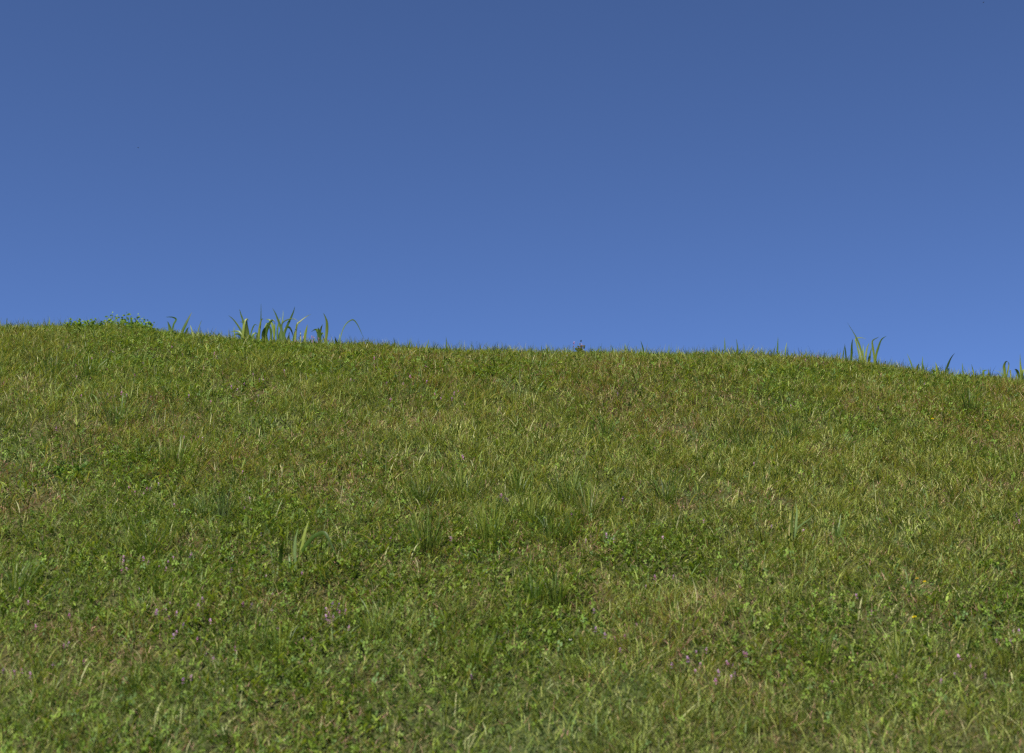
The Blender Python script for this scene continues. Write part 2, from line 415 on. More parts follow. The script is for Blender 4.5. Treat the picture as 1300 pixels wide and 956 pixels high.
def ribbon(P, w, c0, c1, twist=0.0, fold=.25, shape='grass'):
    """a leaf with a folded midrib along the curve P; w greatest width in metres"""
    P = np.asarray(P); n = len(P); T = np.gradient(P, axis=0); T /= np.linalg.norm(T, axis=1)[:, None] + 1e-9
    view = np.array([0, 1.0, 0]); s = np.cross(T, view); s /= np.linalg.norm(s, axis=1)[:, None] + 1e-6
    t = np.linspace(0, 1, n)
    if shape == 'grass': prof = np.clip((.55 + .9 * t) * (t < .5) + (1.0) * (t >= .5), 0, 1) * np.clip((1 - t) / .45, 0, 1) ** .7
    else: prof = np.sin(np.pi * np.clip(t, .02, .98) ** .85) ** .8
    V = []; C = []
    for i in range(n):
        a = twist * (t[i] - .3); nn = np.cross(s[i], T[i]); sd_ = s[i] * math.cos(a) + nn * math.sin(a); up = np.cross(sd_, T[i])
        ww = w * .5 * max(prof[i], .02)
        V += [P[i] - sd_ * ww + up * ww * fold, P[i], P[i] + sd_ * ww + up * ww * fold]
        cc = c0 * (1 - t[i]) + c1 * t[i]; C += [cc, cc * 1.15, cc]
    F = [[3 * i + j, 3 * i + j + 1, 3 * i + j + 4, 3 * i + j + 3] for i in range(n - 1) for j in (0, 1)]
    return np.array(V), np.array(F), np.zeros((0, 3), int), np.array(C)

T_DARK = lin(62, 82, 24); T_MID = lin(92, 120, 36); T_YEL = lin(142, 154, 60); T_GREY = lin(126, 146, 82); T_STRAW = lin(190, 178, 120); T_PALE = lin(176, 180, 112)
TONE = {'d': T_DARK, 'm': T_MID, 'y': T_YEL, 'g': T_GREY, 's': T_STRAW, 'p': T_PALE}

def broad_tuft(label, u, y, leaves, group=None, name='broad_leaved_grass', cat='tall grass'):
    """leaves: (tone at foot, tone at tip, width px, depth drift in metres, [(u, v) from foot to tip])"""
    x = at(u, 440, y)[0]; base = np.array([x, y, float(ground(x, y))])
    root = empty(name, base); tag(root, label, cat, group)
    for i, (ta, tb, wpx, dy, pts) in enumerate(leaves):
        yo = y + ((i * 37) % 7 - 3) * .006
        q0 = at(pts[0][0], pts[0][1], yo); g = float(ground(q0[0], yo)) - .01
        L = [np.array([q0[0] * .8 + x * .2, yo, g])] if q0[2] > g + .01 else []
        m = len(pts)
        L += [at(p[0], p[1], yo + dy * (k / max(1, m - 1)) ** 1.5) for k, p in enumerate(pts)]
        V, F4, F3, C = ribbon(smooth_line(L, 6), wpx * y / FPX, TONE[ta], TONE[tb], twist=((i * 53) % 11 - 5) * .22, fold=.3)
        link('leaf', mesh_np('leaf', V - base, F4, F3, C, M_TALL, True), root)
    return root

def fine_tuft(label, u, v, hpx, wpx, nb, tones, seed, group=None, bladew=.0038, lift=0.0):
    r_ = np.random.default_rng(seed); x, y, z = hit(u, v); k = y / FPX; R = wpx * k * .5; H = hpx * k * 1.3; nb = int(nb * 2.1)
    bx = x + r_.normal(0, R * .38, nb); by = y + r_.normal(0, R * .38, nb)
    out = np.arctan2(by - y, bx - x) + r_.normal(0, .6, nb)
    far_ = np.hypot(bx - x, by - y) / max(R, 1e-3)
    hh = H * r_.uniform(.45, 1.08, nb) * (1.05 - .25 * np.clip(far_, 0, 1))
    C1 = np.array([TONE[tones[i]] for i in r_.integers(0, len(tones), nb)]) * r_.normal(1, .14, (nb, 1))
    lean = r_.uniform(.0, .22, nb) + .16 * np.clip(far_, 0, 1)
    V, F4, F3, C = blades(np.stack([bx, by, ground(bx, by) - .005], 1), out, lean, r_.uniform(.0, .45, nb), hh, r_.uniform(.6, 1.2, nb) * bladew,
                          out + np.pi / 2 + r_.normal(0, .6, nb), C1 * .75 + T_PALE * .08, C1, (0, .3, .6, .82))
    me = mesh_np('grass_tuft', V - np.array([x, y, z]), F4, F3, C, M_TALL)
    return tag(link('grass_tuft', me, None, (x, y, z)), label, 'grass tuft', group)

def Z1(L): return [(a / 3.94, 370 + b / 3.94) for a, b in L]
def Z2(L): return [(280 + a / 5.909, 370 + b / 5.909) for a, b in L]
def Z5(L): return [(1040 + a / 5, 400 + b / 5) for a, b in L]
def Z6(L): return [(320 + a / 7.96, 640 + b / 7.96) for a, b in L]
def Z8(L): return [(980 + a / 9.286, 620 + b / 9.286) for a, b in L]

# ---------------------------------------------------------------- broad leaved grasses on the crest
yc = lambda u, o=0.0: crest_y(u) + o
CG = 'broad leaved grasses standing up along the crest'
broad_tuft('small broad leaved grass with a bent tip, between the leafy weeds and the large clump', 226, yc(226), [
    ('m', 'd', 4.4, .02, Z1([(860, 250), (852, 205), (848, 175), (838, 148)])),
    ('m', 'm', 2.6, -.02, Z1([(868, 250), (862, 200), (868, 165), (880, 140), (862, 129), (828, 128)])),
    ('m', 'd', 4.0, .03, Z1([(905, 240), (912, 200), (930, 160), (945, 130), (960, 103)])),
    ('d', 'm', 3.2, -.03, Z1([(915, 240), (925, 215), (936, 190), (944, 178)])),
    ('p', 'y', 2.4, .02, Z1([(970, 250), (966, 220), (958, 190), (952, 168)])),
    ('p', 'g', 1.2, .0, Z1([(985, 250), (990, 205), (1002, 160), (1010, 142)])),
    ('y', 'm', 2.0, -.03, Z1([(880, 250), (885, 225), (878, 200)]))], CG)
broad_tuft('bushy grass with drooping broad leaves at the left end of the large crest clump', 309, yc(309), [
    ('y', 'd', 5.2, -.02, Z2([(205, 400), (206, 350), (200, 290), (196, 240), (200, 203)])),
    ('y', 'y', 3.4, .03, Z2([(180, 400), (170, 340), (172, 270), (182, 220), (200, 205), (212, 225)])),
    ('m', 'd', 2.6, .05, Z2([(165, 380), (160, 310), (130, 255), (95, 210), (58, 178)])),
    ('m', 'g', 2.8, -.04, Z2([(185, 390), (178, 300), (168, 220), (152, 170), (142, 132)])),
    ('y', 'm', 2.8, .05, Z2([(172, 380), (160, 330), (135, 300), (100, 298), (68, 306)])),
    ('m', 'd', 2.6, -.05, Z2([(165, 385), (150, 330), (120, 318), (98, 330), (90, 350)])),
    ('y', 'y', 2.4, .0, Z2([(110, 400), (106, 340), (100, 290), (104, 262)])),
    ('m', 'm', 3.4, .02, Z2([(225, 390), (240, 330), (262, 310), (278, 322)])),
    ('m', 'y', 3.0, -.03, Z2([(235, 395), (228, 350), (212, 320)])),
    ('m', 'd', 2.2, .04, Z2([(188, 390), (182, 260), (165, 232), (140, 228)])),
    ('g', 'm', 1.8, -.02, Z2([(215, 380), (232, 300), (255, 250), (280, 258)]))], CG)
broad_tuft('grass with one thin needle like leaf rising straight, second plant of the large crest clump', 329, yc(329, .03), [
    ('y', 'y', 3.2, .0, Z2([(282, 390), (286, 340), (294, 270), (306, 215), (322, 205)])),
    ('d', 'd', 1.9, .03, Z2([(288, 390), (296, 290), (302, 220), (303, 150), (303, 86)])),
    ('m', 'd', 3.0, -.03, Z2([(272, 390), (278, 330), (292, 290), (300, 250)])),
    ('m', 'm', 2.6, .04, Z2([(325, 390), (322, 320), (330, 280), (348, 240), (372, 236)])),
    ('d', 'm', 4.2, -.04, Z2([(318, 390), (322, 330), (330, 290), (345, 262)]))], CG)
broad_tuft('largest grass of the crest clump, dark broad blades crossing and leaning right', 358, yc(358), [
    ('m', 'd', 3.4, .05, Z2([(462, 400), (466, 340), (455, 280), (432, 215), (410, 160), (388, 122)])),
    ('m', 'd', 3.4, -.05, Z2([(462, 400), (478, 320), (500, 255), (530, 190), (548, 145), (558, 110)])),
    ('d', 'm', 5.2, .02, Z2([(455, 400), (448, 340), (455, 290), (462, 255)])),
    ('m', 'd', 4.4, -.03, Z2([(345, 400), (340, 330), (348, 280), (368, 235), (392, 215), (412, 240)])),
    ('y', 'm', 3.4, .04, Z2([(405, 390), (398, 300), (385, 240), (365, 212), (335, 208)])),
    ('m', 'd', 3.0, .0, Z2([(380, 390), (378, 300), (365, 260), (342, 232)])),
    ('y', 'y', 3.2, -.02, Z2([(400, 400), (402, 320), (405, 260), (408, 222)])),
    ('m', 'd', 3.6, .05, Z2([(480, 390), (478, 310), (492, 272), (515, 268), (535, 300), (543, 338)])),
    ('g', 'd', 2.2, -.05, Z2([(470, 380), (462, 300), (462, 240), (500, 212), (545, 205), (585, 222)])),
    ('g', 'g', 1.6, .03, Z2([(455, 380), (458, 260), (468, 190), (470, 140)])),
    ('y', 'p', 3.0, .0, Z2([(510, 400), (512, 350), (516, 300)])),
    ('d', 'd', 3.8, -.02, Z2([(330, 400), (318, 340), (322, 295), (340, 265)])),
    ('m', 'm', 2.6, .03, Z2([(430, 400), (425, 300), (440, 220), (452, 190)]))], CG)
broad_tuft('grass with a pale stem and one leaf arching right, left of the pink crest flowers', 375, yc(375, .02), [
    ('p', 'y', 2.6, .0, Z2([(556, 410), (560, 340), (568, 270), (574, 232)])),
    ('y', 'd', 2.8, .05, Z2([(560, 400), (570, 260), (595, 225), (640, 190), (682, 168)])),
    ('m', 'm', 2.4, -.03, Z2([(545, 400), (550, 330), (560, 290)])),
    ('p', 'p', 1.6, .02, Z2([(600, 395), (600, 330), (596, 285)])),
    ('y', 'y', 3.6, .0, Z2([(628, 390), (634, 330), (644, 285), (652, 246)]))], CG)
broad_tuft('short bushy grass with splayed leaf tips, right of the pink crest flowers', 404, yc(404), [
    ('m', 'd', 4.2, .0, Z2([(742, 400), (742, 340), (738, 290), (730, 268)])),
    ('m', 'm', 3.0, .04, Z2([(738, 390), (736, 310), (715, 285), (680, 302)])),
    ('y', 'd', 2.8, -.04, Z2([(745, 390), (748, 300), (756, 268), (766, 246)])),
    ('m', 'd', 3.0, .02, Z2([(735, 390), (732, 320), (718, 292), (708, 285)])),
    ('m', 'm', 2.6, -.03, Z2([(748, 390), (752, 330), (765, 312), (775, 330)]))], CG)
broad_tuft('single bold dark blade curving to a pale tip above the crest', 414, yc(414, -.02), [
    ('y', 'd', 4.0, .02, Z2([(788, 410), (792, 350), (798, 290), (798, 230), (786, 190), (770, 160)])),
    ('m', 'm', 2.0, -.02, Z2([(785, 400), (772, 350), (764, 325)]))], CG)
broad_tuft('wispy pale grass whose thin stem arches over and bends down like a broken arrow', 433, yc(433), [
    ('g', 'm', 1.6, .03, Z2([(895, 410), (902, 340), (920, 280), (945, 240), (970, 220), (995, 213), (1018, 235), (1034, 262), (1050, 296), (1062, 325), (1078, 360)])),
    ('m', 'd', 2.8, -.03, Z2([(868, 410), (864, 370), (856, 338)])),
    ('g', 'm', 1.4, .02, Z2([(880, 410), (890, 350), (896, 310)]))], CG)
broad_tuft('tallest grass on the right part of the crest, thin blades splaying both ways', 1098, yc(1098), [
    ('y', 'd', 2.9, .05, Z5([(285, 310), (276, 260), (258, 195), (235, 140), (215, 105), (176, 45)])),
    ('m', 'd', 3.0, -.04, Z5([(205, 300), (206, 245), (207, 190), (212, 150)])),
    ('g', 'y', 2.0, .02, Z5([(262, 300), (240, 190), (232, 152), (258, 143), (298, 149)])),
    ('y', 'd', 3.0, .03, Z5([(352, 320), (348, 250), (340, 200), (340, 162), (380, 138)])),
    ('y', 'm', 3.0, -.04, Z5([(355, 320), (362, 255), (376, 205), (396, 155), (428, 132)])),
    ('m', 'y', 3.8, .0, Z5([(316, 320), (318, 285), (326, 240), (334, 205)])),
    ('y', 'm', 2.4, .03, Z5([(280, 310), (278, 240), (278, 180)])),
    ('p', 'y', 2.8, -.03, Z5([(292, 320), (294, 270), (304, 210), (318, 175)])),
    ('p', 'p', 2.2, .0, Z5([(268, 320), (262, 250), (248, 205)])),
    ('m', 'd', 1.8, .02, Z5([(150, 300), (155, 240), (163, 190)]))], CG)
broad_tuft('lone thin blade leaning left on the crest, right of the splaying grass', 1157, yc(1157), [
    ('m', 'g', 2.2, .02, Z5([(595, 350), (585, 310), (570, 270), (556, 240)])),
    ('m', 'd', 3.0, -.02, Z5([(622, 350), (625, 325), (632, 310)]))], CG)
broad_tuft('small yellow green blade on the crest beside the long blade leaning right', 1188, yc(1188), [
    ('y', 'y', 3.0, .02, Z5([(746, 400), (748, 350), (744, 315), (735, 296)])),
    ('m', 'm', 2.0, -.02, Z5([(752, 400), (756, 350), (752, 325)]))], CG)
broad_tuft('long dark blade leaning right on the crest with a dead brown leaf at its foot', 1200, yc(1200), [
    ('d', 'd', 2.9, .04, Z5([(795, 400), (808, 345), (825, 300), (842, 266), (862, 240)])),
    ('s', 's', 3.6, -.02, Z5([(770, 400), (780, 370), (792, 345)])),
    ('m', 'd', 2.2, .0, Z5([(812, 390), (818, 350), (824, 335)]))], CG)
broad_tuft('low yellow green grass with a folded leaf on the crest near the right edge', 1251, yc(1251), [
    ('m', 'y', 2.4, .0, Z5([(1078, 400), (1076, 365), (1074, 340)])),
    ('m', 'm', 3.0, .03, Z5([(1045, 400), (1042, 360), (1052, 350), (1070, 348)]))], CG)
broad_tuft('grass with one broad dark leaf folded over at its yellow tip, near the right edge', 1278, yc(1278), [
    ('y', 'd', 4.6, .02, Z5([(1180, 410), (1178, 355), (1176, 325), (1184, 300), (1196, 292)])),
    ('y', 'y', 1.8, -.02, Z5([(1188, 400), (1200, 340), (1204, 310), (1194, 294)])),
    ('p', 'p', 2.0, .0, Z5([(1215, 400), (1214, 360), (1216, 345)])),
    ('m', 'g', 1.2, .03, Z5([(1165, 400), (1160, 355), (1158, 335)])),
    ('g', 'g', 1.0, .02, Z5([(1170, 400), (1150, 365), (1110, 348)]))], CG)
broad_tuft('rightmost crest grass, one tall yellow blade with dark curled leaves at its foot', 1296, yc(1296), [
    ('y', 'y', 3.6, .02, Z5([(1284, 420), (1282, 350), (1278, 300), (1276, 240)])),
    ('m', 'd', 3.4, -.03, Z5([(1272, 410), (1262, 365), (1250, 348), (1240, 345)])),
    ('y', 'y', 3.6, .03, Z5([(1286, 410), (1292, 360), (1304, 340)])),
    ('p', 'y', 2.4, .0, Z5([(1255, 410), (1252, 385), (1250, 370)]))], CG)

# ---------------------------------------------------------------- broad leaved grasses down on the slope
def hy(u, v): return hit(u, v)[1]
SG = 'broad leaved grasses standing out from the slope'
broad_tuft('grey green broad leaved grass low on the slope, one leaf arching over to its right', 374, hy(374, 726), [
    ('d', 'd', 5.2, -.05, Z6([(285, 640), (288, 560), (296, 470), (310, 400), (322, 345)])),
    ('g', 'g', 4.6, .0, Z6([(432, 700), (436, 600), (430, 480), (436, 360), (468, 230)])),
    ('y', 'y', 5.2, .03, Z6([(440, 690), (480, 520), (505, 400), (535, 280), (575, 160)])),
    ('m', 'd', 5.4, -.05, Z6([(430, 700), (455, 590), (500, 480), (555, 400), (620, 330), (700, 292), (740, 300), (775, 350), (815, 440), (850, 515)])),
    ('m', 'm', 3.0, .03, Z6([(385, 640), (380, 560), (370, 500)])),
    ('p', 'y', 3.0, -.02, Z6([(440, 700), (450, 610), (470, 540)]))], SG)
broad_tuft('upright dark blade grass with a pale side leaf, right half of the slope', 1004, hy(1004, 696), [
    ('y', 'd', 4.6, .0, Z8([(225, 700), (232, 560), (238, 430), (245, 300), (258, 150)])),
    ('g', 'g', 3.6, .02, Z8([(240, 690), (270, 540), (285, 400), (292, 260), (275, 150)])),
    ('g', 'g', 2.4, -.05, Z8([(250, 690), (290, 500), (360, 420), (430, 370), (500, 310)])),
    ('s', 's', 2.4, .0, Z8([(205, 690), (205, 500), (215, 410)])),
    ('y', 'm', 2.2, -.03, Z8([(215, 700), (190, 620), (178, 560)]))], SG)
broad_tuft('low splayed grass of short pale blades, just right of the upright dark blade grass', 1063, hy(1063, 686), [
    ('m', 'd', 4.2, .0, Z8([(760, 610), (762, 540), (755, 480), (742, 425)])),
    ('g', 'y', 3.4, -.03, Z8([(785, 620), (820, 520), (855, 440), (885, 365)])),
    ('m', 'g', 2.8, .03, Z8([(775, 600), (785, 500), (800, 400), (815, 290)])),
    ('g', 'p', 2.6, .0, Z8([(725, 610), (715, 540), (722, 470), (730, 425)])),
    ('m', 'd', 2.4, .02, Z8([(800, 600), (790, 520), (775, 440)]))], SG)

# ---------------------------------------------------------------- tufts of finer, taller grass on the slope
FT = [
 (535, 640, 42, 40, 50, 'dmmy', 'dark upright grass tuft left of the olive tuft at mid slope'),
 (590, 636, 44, 62, 66, 'mdmyy', 'widest olive grass tuft at the middle of the slope, straw blades in it'),
 (541, 704, 54, 46, 60, 'dmmy', 'dark green grass tuft fanning up, with a pink flower at its foot'),
 (622, 690, 52, 56, 66, 'mmyy', 'grass tuft with one pale bent straw, right of the dark fanning tuft'),
 (672, 668, 46, 60, 62, 'dmyy', 'olive grass tuft in the middle of the tall grass patch'),
 (722, 640, 44, 60, 90, 'dmmy', 'dark tall grass tuft at the upper right of the tall grass patch'),
 (748, 660, 46, 40, 55, 'mys', 'grass tuft with an orange straw, right edge of the tall grass patch'),
 (700, 690, 40, 54, 70, 'dmmy', 'dark grass tuft at the lower right of the tall grass patch'),
 (660, 628, 34, 46, 50, 'my', 'thin light grass tuft at the top of the tall grass patch'),
 (706, 772, 44, 34, 60, 'mdy', 'bright upright grass tuft low on the slope under the tall patch'),
 (678, 770, 40, 30, 40, 'mm', 'small grass tuft just left of the bright upright tuft low down'),
 (224, 596, 44, 66, 80, 'mmyy', 'loose grass tuft on the left of the slope under the pink flowers'),
 (183, 590, 30, 40, 30, 'dmy', 'small dark grass tuft left of the loose left tuft'),
 (284, 664, 42, 22, 26, 'ddg', 'narrow dark blades standing upright above the arching grey green grass'),
 (262, 660, 34, 30, 30, 'mg', 'narrow light blades beside the narrow dark blades on the left slope'),
 (190, 704, 46, 50, 46, 'mmy', 'grass tuft beside the lilac flowers low on the left slope'),
 (66, 478, 32, 44, 34, 'dmm', 'dark green grass tuft high on the slope at the far left'),
 (112, 482, 34, 30, 36, 'mm', 'green grass tuft high on the left slope, right of the dark one'),
 (153, 540, 38, 44, 50, 'mmy', 'pale green grass tuft above the reddish bare spot on the left'),
 (1232, 526, 36, 44, 60, 'mdy', 'green grass tuft just below the crest near the right edge'),
 (945, 575, 30, 40, 30, 'dmm', 'small dark grass tuft on the upper right slope'),
 (1005, 560, 30, 44, 40, 'dm', 'low grass tuft on the upper right slope between yellow flowers and the dark tuft'),
 (480, 812, 50, 46, 34, 'myg', 'spreading pale grass tuft near the bottom middle left'),
 (352, 830, 46, 50, 30, 'myy', 'spreading green grass tuft at the bottom left of the middle'),
 (20, 755, 50, 46, 34, 'myg', 'spreading light grass tuft at the left edge low down'),
 (1040, 845, 48, 54, 34, 'mmy', 'leaning grass tuft at the bottom right'),
 (1142, 845, 48, 46, 34, 'ygy', 'pale fine grass tuft at the bottom right, beside a pink flower'),
 (600, 850, 48, 46, 34, 'myy', 'fine leaning grass tuft at the bottom centre'),
 (770, 560, 34, 34, 34, 'mm', 'small light grass tuft on the upper slope right of centre'),
 (845, 640, 40, 34, 30, 'dm', 'small open grass tuft right of the tall grass patch'),
]
for i, (u, v, hp, wp, nb, tn, lab) in enumerate(FT):
    fine_tuft(lab, u, v, hp, wp, nb, tn, 500 + i, 'tufts of taller grass on the slope')

# ---------------------------------------------------------------- thin single stems against the sky
STEMS = [(8, 403, 2), (36, 405, -3), (62, 402, 3), (501, 428, -3), (520, 429, 2), (543, 430, 4), (567, 427, -2), (778, 438, -5), (795, 436, -4), (816, 432, -7), (849, 437, 1), (920, 428, 0),
         (936, 430, -3), (987, 427, 2), (997, 434, 5), (1073, 436, -2), (1170, 452, 3), (1221, 460, 1), (1234, 462, -2)]
for i, (u, tv, ln) in enumerate(STEMS):
    y = yc(u); x = at(u, 440, y)[0]; g = float(ground(x, y)); base = np.array([x, y, g]); top_ = at(u + ln * .4, tv, y + .02 * (-1) ** i)
    P = smooth_line([base - [0, 0, .01], base * .5 + top_ * .5 + np.array([-.004 * ln * .4, 0, 0]), top_], 5)
    V, F4, F3, C = ribbon(P, 1.9 * y / FPX, T_MID, (T_DARK, T_MID, T_GREY)[i % 3], twist=.6)
    tag(link('thin_grass', mesh_np('thin_grass', V - base, F4, F3, C, M_TALL, True), None, base),
        f'thin upright grass blade against the sky, {rank(i, len(STEMS))} along the crest', 'grass', 'thin single grasses on the crest')

# ---------------------------------------------------------------- leafy weeds
def leafy_weed(label, u, vtop, y, spread_px, nleaf, leaf_px, cols, seed, group=None, vbase=None, dense=0, crown=None):
    r_ = np.random.default_rng(seed); k = y / FPX
    x = at(u, 440, y)[0]; g = float(ground(x, y)); base = np.array([x, y, g])
    ht = max(at(u, vtop, y)[2] - g, .03); root = empty('leafy_weed', base); tag(root, label, 'weed', group)
    st = Acc(); lf = Acc(); ns = 3 + dense
    for s in range(ns):
        dx = (s / (ns - 1) - .5) * spread_px * k * 1.0 + r_.normal(0, .004); dyy = r_.uniform(-.03, .03)
        hs = ht * (1.0 if s == ns // 2 else r_.uniform(.5, .9))
        P = smooth_line([np.array([dx * .25, dyy * .2, -.01]), np.array([dx * .7, dyy * .6, hs * .5]), np.array([dx, dyy, hs])], 4)
        a = ribbon(P, .0028, cols[0] * .9, cols[0], 0, .5); st.add(*a)
        b = ribbon(P + [0, 0, 0], .0028, cols[0] * .9, cols[0], 1.57 * 2, .5); st.add(*b)
        for j in range(nleaf):
            t = (j + 1.0) / nleaf * .85 + .15; q = P[min(len(P) - 1, int(t * (len(P) - 1)))]
            an = r_.uniform(0, 2 * np.pi); el_ = r_.uniform(.1, .8); ll = leaf_px * k * r_.uniform(.7, 1.15) * (1.1 - .4 * t)
            d = np.array([math.cos(an) * math.cos(el_), math.sin(an) * math.cos(el_), math.sin(el_)])
            Q = smooth_line([q, q + d * ll * .5, q + d * ll + np.array([0, 0, -ll * .18])], 3)
            c = cols[r_.integers(0, len(cols))] * r_.normal(1, .1)
            V, F4, F3, C = ribbon(Q, ll * r_.uniform(.42, .6), c, c, r_.uniform(-1.2, 1.2), .25, 'ovate'); lf.add(V, F4, F3, C)
    link('stem', st.mesh('stem', M_TALL), root); link('foliage', lf.mesh('foliage', M_LEAF, True), root)
    return root
WY = [lin(104, 132, 36), lin(82, 112, 30), lin(132, 156, 50)]; WD = [lin(62, 74, 30), lin(84, 92, 36), lin(100, 84, 50)]
W = [(88, 406, 10), (99, 405, 12), (110, 405, 12), (121, 406, 10), (138, 396, 9), (147, 402, 10), (158, 397, 10), (164, 400, 9), (171, 398, 8), (180, 404, 11), (187, 408, 10), (130, 409, 10), (150, 408, 12), (176, 409, 12)]
W.sort()
for i, (u, vt, sp) in enumerate(W):
    leafy_weed(f'yellow green leafy weed on the left crest, {rank(i, len(W))} of its row', u, vt, yc(u, -.09 + .07 * (i % 3)), sp + 3, 9, 6.5, WY, 900 + i,
               'leafy weeds in a row on the left crest', dense=2)
leafy_weed('small dark reddish rosette weed on the crest with a pink tip, right of centre', 737, 434, yc(737), 8, 12, 6.5, WD, 950, dense=3)
leafy_weed('tiny round leafed weed on the crest just right of the dark rosette', 762, 441, yc(762), 2, 3, 4, WY, 951)
leafy_weed('bright yellow green weed low on the right slope above the orange flowers', 1232, 716, hy(1232, 722), 26, 7, 9, WY, 952, dense=2)
leafy_weed('dark small weed with dull purple tip in the tall grass patch', 638, 630, hy(638, 646), 10, 6, 7, [lin(64, 84, 52), lin(96, 82, 86)], 953)
leafy_weed('yellow green weed at the bottom right edge of the slope', 1256, 748, hy(1256, 756), 20, 6, 9, WY, 954, dense=1)
leafy_weed('broad leafed green weed low on the left slope among clover', 100, 590, hy(118, 606), 34, 8, 9, [lin(96, 126, 40), lin(78, 108, 40)], 955, dense=2)
leafy_weed('bushy green weed beside the reddish brown bare patch low on the slope', 368, 738, hy(368, 752), 44, 8, 10, [lin(96, 122, 48), lin(78, 104, 42)], 956, dense=3)

# ---------------------------------------------------------------- flowers
PINK = [(88,441),(140,446),(143,448),(172,424),(218,441),(94,464),(117,456),(4,487),(89,488),(98,479),(101,503),(152,499),(148,505),(137,501),(192,505),(162,502),(260,468),(293,490),(296,492),(300,495),
(265,510),(242,503),(251,556),(254,557),(308,488),(329,503),(74,545),(183,461),(171,477),(270,449),(277,454),(233,451),(377,433),(386,429),(389,430),(395,428),(397,433),(400,429),(405,430),(413,430),(415,433),(403,435),
(287,457),(313,455),(361,472),(379,477),(337,483),(321,476),(331,483),(452,483),(445,482),(491,487),(475,455),(492,507),(553,501),(561,507),(542,485),(523,478),(543,466),(513,487),(576,500),(590,514),(581,498),(574,507),
(727,437),(785,501),(722,452),(739,433),(1030,449),(1037,453),(1021,457),(1044,460),(894,441),(903,442),(1059,452),(1005,516),(1174,488),(1114,518),(329,678),(337,733),(384,730),(344,755),(590,580),(584,581),
(638,629),(724,654),(743,687),(767,680),(534,687),(572,685),(494,685),(1018,674),(157,709),(154,714),(162,723),(157,725),(185,710),(188,715),(218,709),(216,715),(237,705),(203,721),(211,723),(293,725),(176,748),(22,748),
(34,727),(36,766),(47,797),(84,817),(80,821),(67,845),(27,852),(20,854),(4,853),(43,857),(212,767),(209,775),(200,777),(197,779),(221,779),(216,784),(220,808),(223,804),(256,770),(260,762),(264,789),(307,768),(315,769),
(253,812),(259,831),(266,837),(299,823),(329,795),(240,861),(233,865),(91,782),(233,795),(107,841),(420,768),(428,768),(430,775),(432,779),(437,777),(420,790),(425,785),(415,774),(420,780),(414,783),(414,790),(442,798),
(390,812),(395,813),(356,799),(350,776),(601,860),(829,733),(854,733),(819,746),(757,776),(753,800),(770,807),(782,810),(791,809),(808,794),(889,801),(788,826),(854,845),(876,837),(883,852),(888,843),(883,829),(918,842),
(924,844),(929,846),(915,855),(929,860),(935,857),(945,831),(949,832),(907,865),(893,826),(939,746),(1090,757),(1221,834),(1240,836),(1232,847),(1138,859),(1284,815),(1286,802),(1293,802),(1059,866),(1193,865),(1218,866),
(1215,857),(1247,858),(1266,813),(1108,778),(161,620),(168,625),(177,627),(185,620),(190,621),(202,615),(223,642),(312,646),(317,647),(316,633),(226,579),(236,556),(166,546),(308,600),(1292,654),(1294,663),(832,569),
(955,589),(893,662),(978,668),(839,682),(843,683),(781,686),(788,634)]
YEL = [(1184, 532), (1238, 535), (1254, 534), (1174, 739), (1164, 735), (1161, 784)]

def petal_set(name, cx, cy, cz, n, ln, wd, elev, c0, c1, r_, acc):
    for j in range(n):
        a = j * 2 * np.pi / n + r_.uniform(-.2, .2); e_ = elev + r_.normal(0, .15)
        d = np.array([math.cos(a) * math.cos(e_), math.sin(a) * math.cos(e_), math.sin(e_)]); b = np.array([cx, cy, cz])
        acc.add(*ribbon(smooth_line([b, b + d * ln * .5, b + d * ln - np.array([0, 0, ln * .12])], 3), wd, c0, c1, r_.uniform(-.4, .4), .3, 'ovate'))

P_HOT = lin(208, 132, 174); P_LIL = lin(186, 142, 178); P_PALE = lin(216, 180, 204); P_RED = lin(176, 96, 110)
def pink_proto(seed, col):
    """stalk with a head of small lipped flowers, foot at the origin, 60 mm tall"""
    r_ = np.random.default_rng(seed); acc = Acc(); H = .060
    for tw in (0, 1.57):
        P = smooth_line([[0, 0, -.01], [.002, .001, H * .5], [0, 0, H]], 3); acc.add(*ribbon(P, .002, T_MID, lin(120, 90, 80), tw * 2, .6))
    for j in range(4):
        a = r_.uniform(0, 6.28); q = np.array([0, 0, H * (.55 + .1 * j)]); d = np.array([math.cos(a), math.sin(a), .4]) * .008
        acc.add(*ribbon(smooth_line([q, q + d * .6, q + d], 3), .005, T_MID, T_DARK, 0, .2, 'ovate'))
    petal_set('p', 0, 0, H, 5, .0080, .0036, .8, col * .8, col, r_, acc)
    petal_set('p', .001, 0, H - .008, 4, .0070, .0032, .5, col * .7, col * .9, r_, acc)
    petal_set('p', 0, 0, H + .004, 3, .009, .0034, 1.25, col, P_PALE, r_, acc)
    return acc.mesh('pink_flower', M_PETAL)
PM = [pink_proto(40 + i, c_) for i, c_ in enumerate([P_HOT, P_LIL, P_HOT * .5 + P_PALE * .5, P_LIL * .6 + P_HOT * .4])]
RED_M = pink_proto(60, P_RED)
